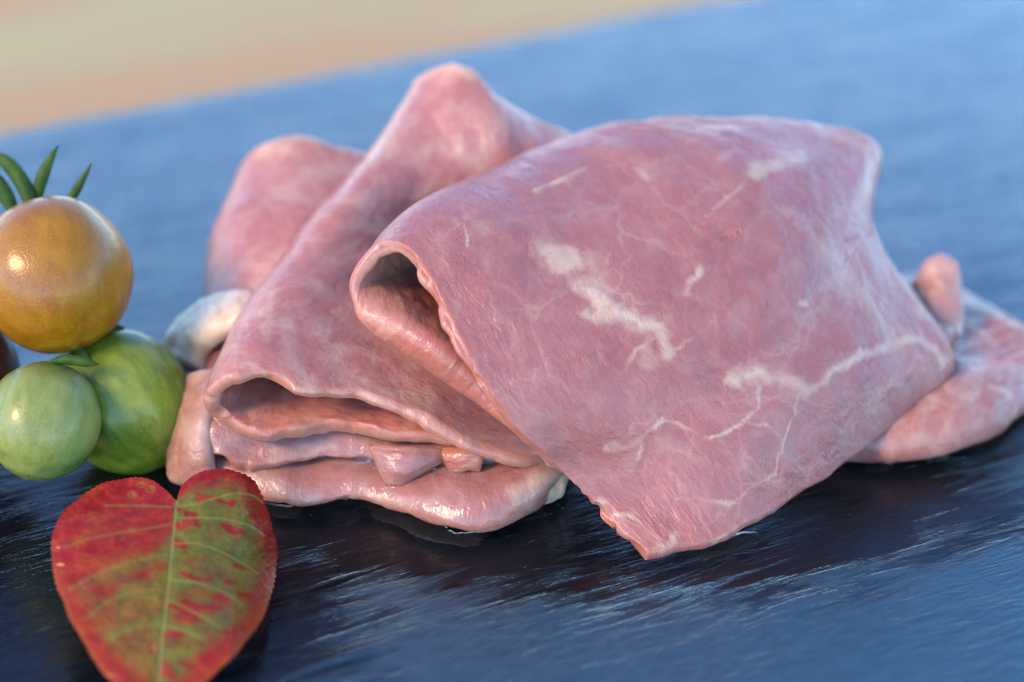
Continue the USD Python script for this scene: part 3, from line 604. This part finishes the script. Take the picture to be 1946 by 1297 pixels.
# ---------------------------------------------------------------- leaf
def leaf():
    cx, cy = 318, 1085
    right_ = [(337,954),(342,930),(362,907),(392,894),(425,892),(460,900),(488,922),(505,955),(518,1000),(526,1045),(525,1090),(515,1135),(497,1178),(470,1217),(435,1255),(395,1292),(350,1330),(300,1362)]
    left_ = [(300,1362),(250,1330),(210,1295),(180,1255),(158,1220),(138,1185),(118,1140),(105,1100),(98,1050),(103,1010),(122,972),(155,942),(190,922),(225,911),(260,908),(292,915),(319,933),(337,954)]
    O = np.array(right_ + left_[1:], float)
    t = np.concatenate([[0], np.cumsum(np.linalg.norm(np.diff(O, axis=0), axis=1))])
    na, nr = 900, 150
    s = np.linspace(0, t[-1], na, endpoint=False)
    h = len(right_) - 1
    oc = np.stack([PchipInterpolator(t, O[:, k])(s) for k in range(2)], -1)
    # serration
    c = np.array([cx, cy])
    rad = oc - c; L = np.linalg.norm(rad, axis=1, keepdims=True)
    nearnotch = np.exp(-np.minimum(s, t[-1] - s) / 40)
    saw = ((s / 11.0) % 1.0)
    saw = np.where(s < t[h], saw, 1 - saw)
    oc = oc + rad / L * ((saw - 0.5) * 3.2 * (1 - nearnotch) + (noise(np.stack([s / 30, s * 0, s * 0], -1), 3) - 0.5) * 4)[:, None]
    r = np.linspace(0, 1, nr) ** 0.8
    Q = c + r[:, None, None] * (oc - c)[None]
    X, Y = Q[..., 0], Q[..., 1]
    midx = np.interp(Y, [940, 1040, 1120, 1200, 1300, 1362], [336, 326, 318, 308, 301, 299])
    a = (X - midx) / 215.0
    along = (1362 - Y) / 412.0
    z = 0.25 + 1.25 * along - 0.30 * a ** 2 * np.where(a > 0, 1.9, 0.6) * (0.6 + 0.6 * along) + 0.10 * np.abs(a)
    z += 0.16 * np.sin(Y / 62.0) * a + 0.10 * np.sin(Y / 38.0 + 1) * a ** 2 - 0.35 * np.clip(a - 0.62, 0, 1) * 2
    # veins
    vein = np.exp(-(np.abs(X - midx) / 3.2) ** 2)
    VL = [  # (start on midrib, end) right then left
        [(336,962),(400,950),(470,940),(498,955)], [(330,985),(380,985),(440,990),(500,1018)], [(328,1035),(380,1036),(430,1055),(490,1090)], [(322,1105),(370,1108),(420,1125),(460,1148)], [(316,1140),(370,1165),(420,1195)], [(306,1190),(350,1200),(390,1220)],
        [(330,995),(260,1008),(190,1020),(125,1040)], [(323,1055),(260,1065),(200,1085),(130,1122)], [(314,1122),(250,1128),(205,1145),(160,1180)], [(305,1190),(260,1195),(210,1215)], [(334,965),(270,962),(200,962)]]
    D = np.full(X.shape, 99.0)
    for ln in VL:
        ln = np.array(ln, float); tt = np.concatenate([[0], np.cumsum(np.linalg.norm(np.diff(ln, axis=0), axis=1))])
        td = np.linspace(0, tt[-1], 160)
        pts = CubicSpline(tt, ln)(td)
        D = np.minimum(D, cKDTree(pts).query(Q)[0])
    v2 = np.exp(-(D / 2.4) ** 2) * (0.55 + 0.45 * (X > midx))
    vein = np.maximum(vein, 0.8 * v2)
    tert = 1 - np.clip(np.abs(fbm(np.stack([X / 16, Y / 9, 0 * X], -1), 2, 71) - 0.5) / 0.012, 0, 1)
    z = z + 0.016 * (fbm(np.stack([X / 20, Y / 14, 0 * X], -1), 3, 5) - 0.5) * 2 - 0.012 * vein
    # green survives beside the veins of the middle and right; red towards the margin and the upper left
    edge = 1 - r[:, None] * np.ones_like(X)
    nn = fbm(np.stack([(X + 0.3 * Y) / 60, Y / 26, 0 * X], -1), 4, 33)
    g = smoothstep(0.06, 0.26, edge) * (0.55 + 0.9 * (nn - 0.5) * 2 + 0.35 * np.exp(-(D / 14) ** 2) + 0.3 * np.exp(-(np.abs(X - midx) / 22) ** 2))
    g *= 1 - 0.9 * smoothstep(0.15, 0.55, -a * 0.8 + (1075 - Y) / 150) * (a < 0)
    g = np.clip(g + 0.55 * (a > 0) * smoothstep(0.04, 0.16, edge) * smoothstep(1190, 1000, Y) * smoothstep(0.58, 0.46, nn), 0, 1)
    g = g * (1 - 0.9 * (a > 0) * smoothstep(0.56, 0.66, fbm(np.stack([(X + 0.5 * Y) / 45, (Y - 0.35 * X) / 17, 0 * X], -1), 3, 44)))
    orange = np.clip(np.exp(-edge / 0.07) * smoothstep(1000, 1150, Y) + 0.3 * (nn > 0.62) * (a < 0), 0, 1)
    for sx, sy in ((252, 941), (286, 930), (268, 921), (290, 1235)):
        q = np.hypot(X - sx, (Y - sy) * 1.3) + 3 * (nn - 0.5)
        g = np.maximum(g, np.exp(-(q / 4.0) ** 4)); orange = np.maximum(orange, np.exp(-((q - 7) / 3.0) ** 2)); z = z - 0.02 * np.exp(-(q / 5) ** 2)
    up = W(X, Y, z)
    N = grid_normals(up.copy())
    N = N * np.sign((N * (CAM - up)).sum(-1, keepdims=True))
    thk = 0.00016
    lo = up - N * 2 * thk
    nv = nr * na
    i = np.arange(nv).reshape(nr, na); j = np.roll(i, -1, axis=1)
    F1 = np.stack([i[:-1], j[:-1], j[1:], i[1:]], -1).reshape(-1, 4)
    F2 = F1[:, ::-1] + nv
    rimf = np.stack([i[-1], j[-1], j[-1] + nv, i[-1] + nv], -1)
    V = np.vstack([up.reshape(-1, 3), lo.reshape(-1, 3)])
    paint = np.stack([g, np.clip(vein + 0.45 * tert * (0.4 + 0.6 * (X > midx)), 0, 1), orange], -1).reshape(-1, 3)
    return V, np.vstack([F1, F2, rimf]), {'paint': np.vstack([paint, paint])}
M_leaf = mat('autumn_leaf', {
    'pa': ('attribute', {'attribute': 'paint'}), 'sep': ('separate_color', {}), 'geo': ('geometry', {}),
    'n': ('noise_texture', {'scale': 350.0, 'detail': 5, 'roughness': 0.65}), 'rd': ('rgb_ramp', {'ramp': [(0.3, (0.17, 0.004, 0.004)), (0.55, (0.27, 0.009, 0.006)), (0.75, (0.30, 0.055, 0.006))]}),
    'gr': ('rgb_ramp', {'ramp': [(0.3, (0.075, 0.062, 0.010)), (0.7, (0.150, 0.145, 0.014))]}),
    'm1': ('mix_color', {}), 'm2': ('mix_color', {'b': (0.30, 0.05, 0.008)}), 'm3': ('mix_color', {'b': (0.21, 0.19, 0.035)}), 'vf': ('math', {'math_type': 'multiply', 'value2': 0.8}),
    'bm': ('bump', {'strength': 0.25, 'distance': 0.0004}),
    'p': ('principled_bsdf', {'roughness': 0.27, 'ior': 1.40}), 't': ('translucent_bsdf', {}), 'mx': ('mix_closure', {'fac': 0.22})},
    [('pa.color', 'sep.color'), ('geo.position', 'n.vector'), ('n.fac', 'rd.fac'), ('n.fac', 'gr.fac'), ('sep.r', 'm1.fac'), ('rd.color', 'm1.a'), ('gr.color', 'm1.b'),
     ('sep.b', 'm2.fac'), ('m1.result', 'm2.a'), ('sep.g', 'vf.value1'), ('vf.value', 'm3.fac'), ('m2.result', 'm3.a'), ('m3.result', 'p.base_color'), ('m3.result', 't.color'),
     ('n.fac', 'bm.height'), ('bm.normal', 'p.normal'), ('p.BSDF', 'mx.closure1'), ('t.BSDF', 'mx.closure2')], 'mx.closure')
lv, lf, lc = leaf()
lt = thing('autumn_leaf', W(318, 1150, 0), 'heart shaped red and green autumn leaf leaning in front of the green tomatoes', 'leaf')
obj('blade', lv, lf, M_leaf, lt, lc)

# ---------------------------------------------------------------- juice that has run out on to the slate
def juice():
    low = []
    for q in (sA, sD, sE):
        p = q[0]; low.append(p[p[:, 2] < 0.0035][:, :2])
    low = np.vstack(low)
    x0, y0 = low.min(0) - 0.006; x1, y1 = low.max(0) + 0.006
    st = 0.0005
    X, Y = np.meshgrid(np.arange(x0, x1, st), np.arange(y0, y1, st), indexing='ij')
    d = cKDTree(low[::3]).query(np.stack([X, Y], -1))[0]
    w = 0.0005 + 0.0022 * fbm(np.stack([X / 0.012, Y / 0.012, 0 * X], -1), 3, 77) ** 1.5
    h = 0.0009 * np.sqrt(np.clip(1 - d / w, 0, 1)) * np.clip(w / 0.002, 0.4, 1)
    z = -0.0006 + h * 1.3
    i = np.arange(X.size).reshape(X.shape)
    F = np.stack([i[:-1, :-1], i[1:, :-1], i[1:, 1:], i[:-1, 1:]], -1).reshape(-1, 4)
    F = F[(h.ravel()[F] > 0).any(1)]
    used = np.unique(F); re = np.zeros(X.size, int); re[used] = np.arange(len(used))
    return np.stack([X, Y, z], -1).reshape(-1, 3)[used], re[F]
M_juice = mat('meat_juice', {'p': ('principled_bsdf', {'base_color': (0.012, 0.010, 0.009), 'roughness': 0.04, 'ior': 1.36})}, [])
tag(obj('meat_juice', *juice(), M_juice), 'thin wet rim of meat juice on the slate along the cutlets', 'juice', kind='stuff')
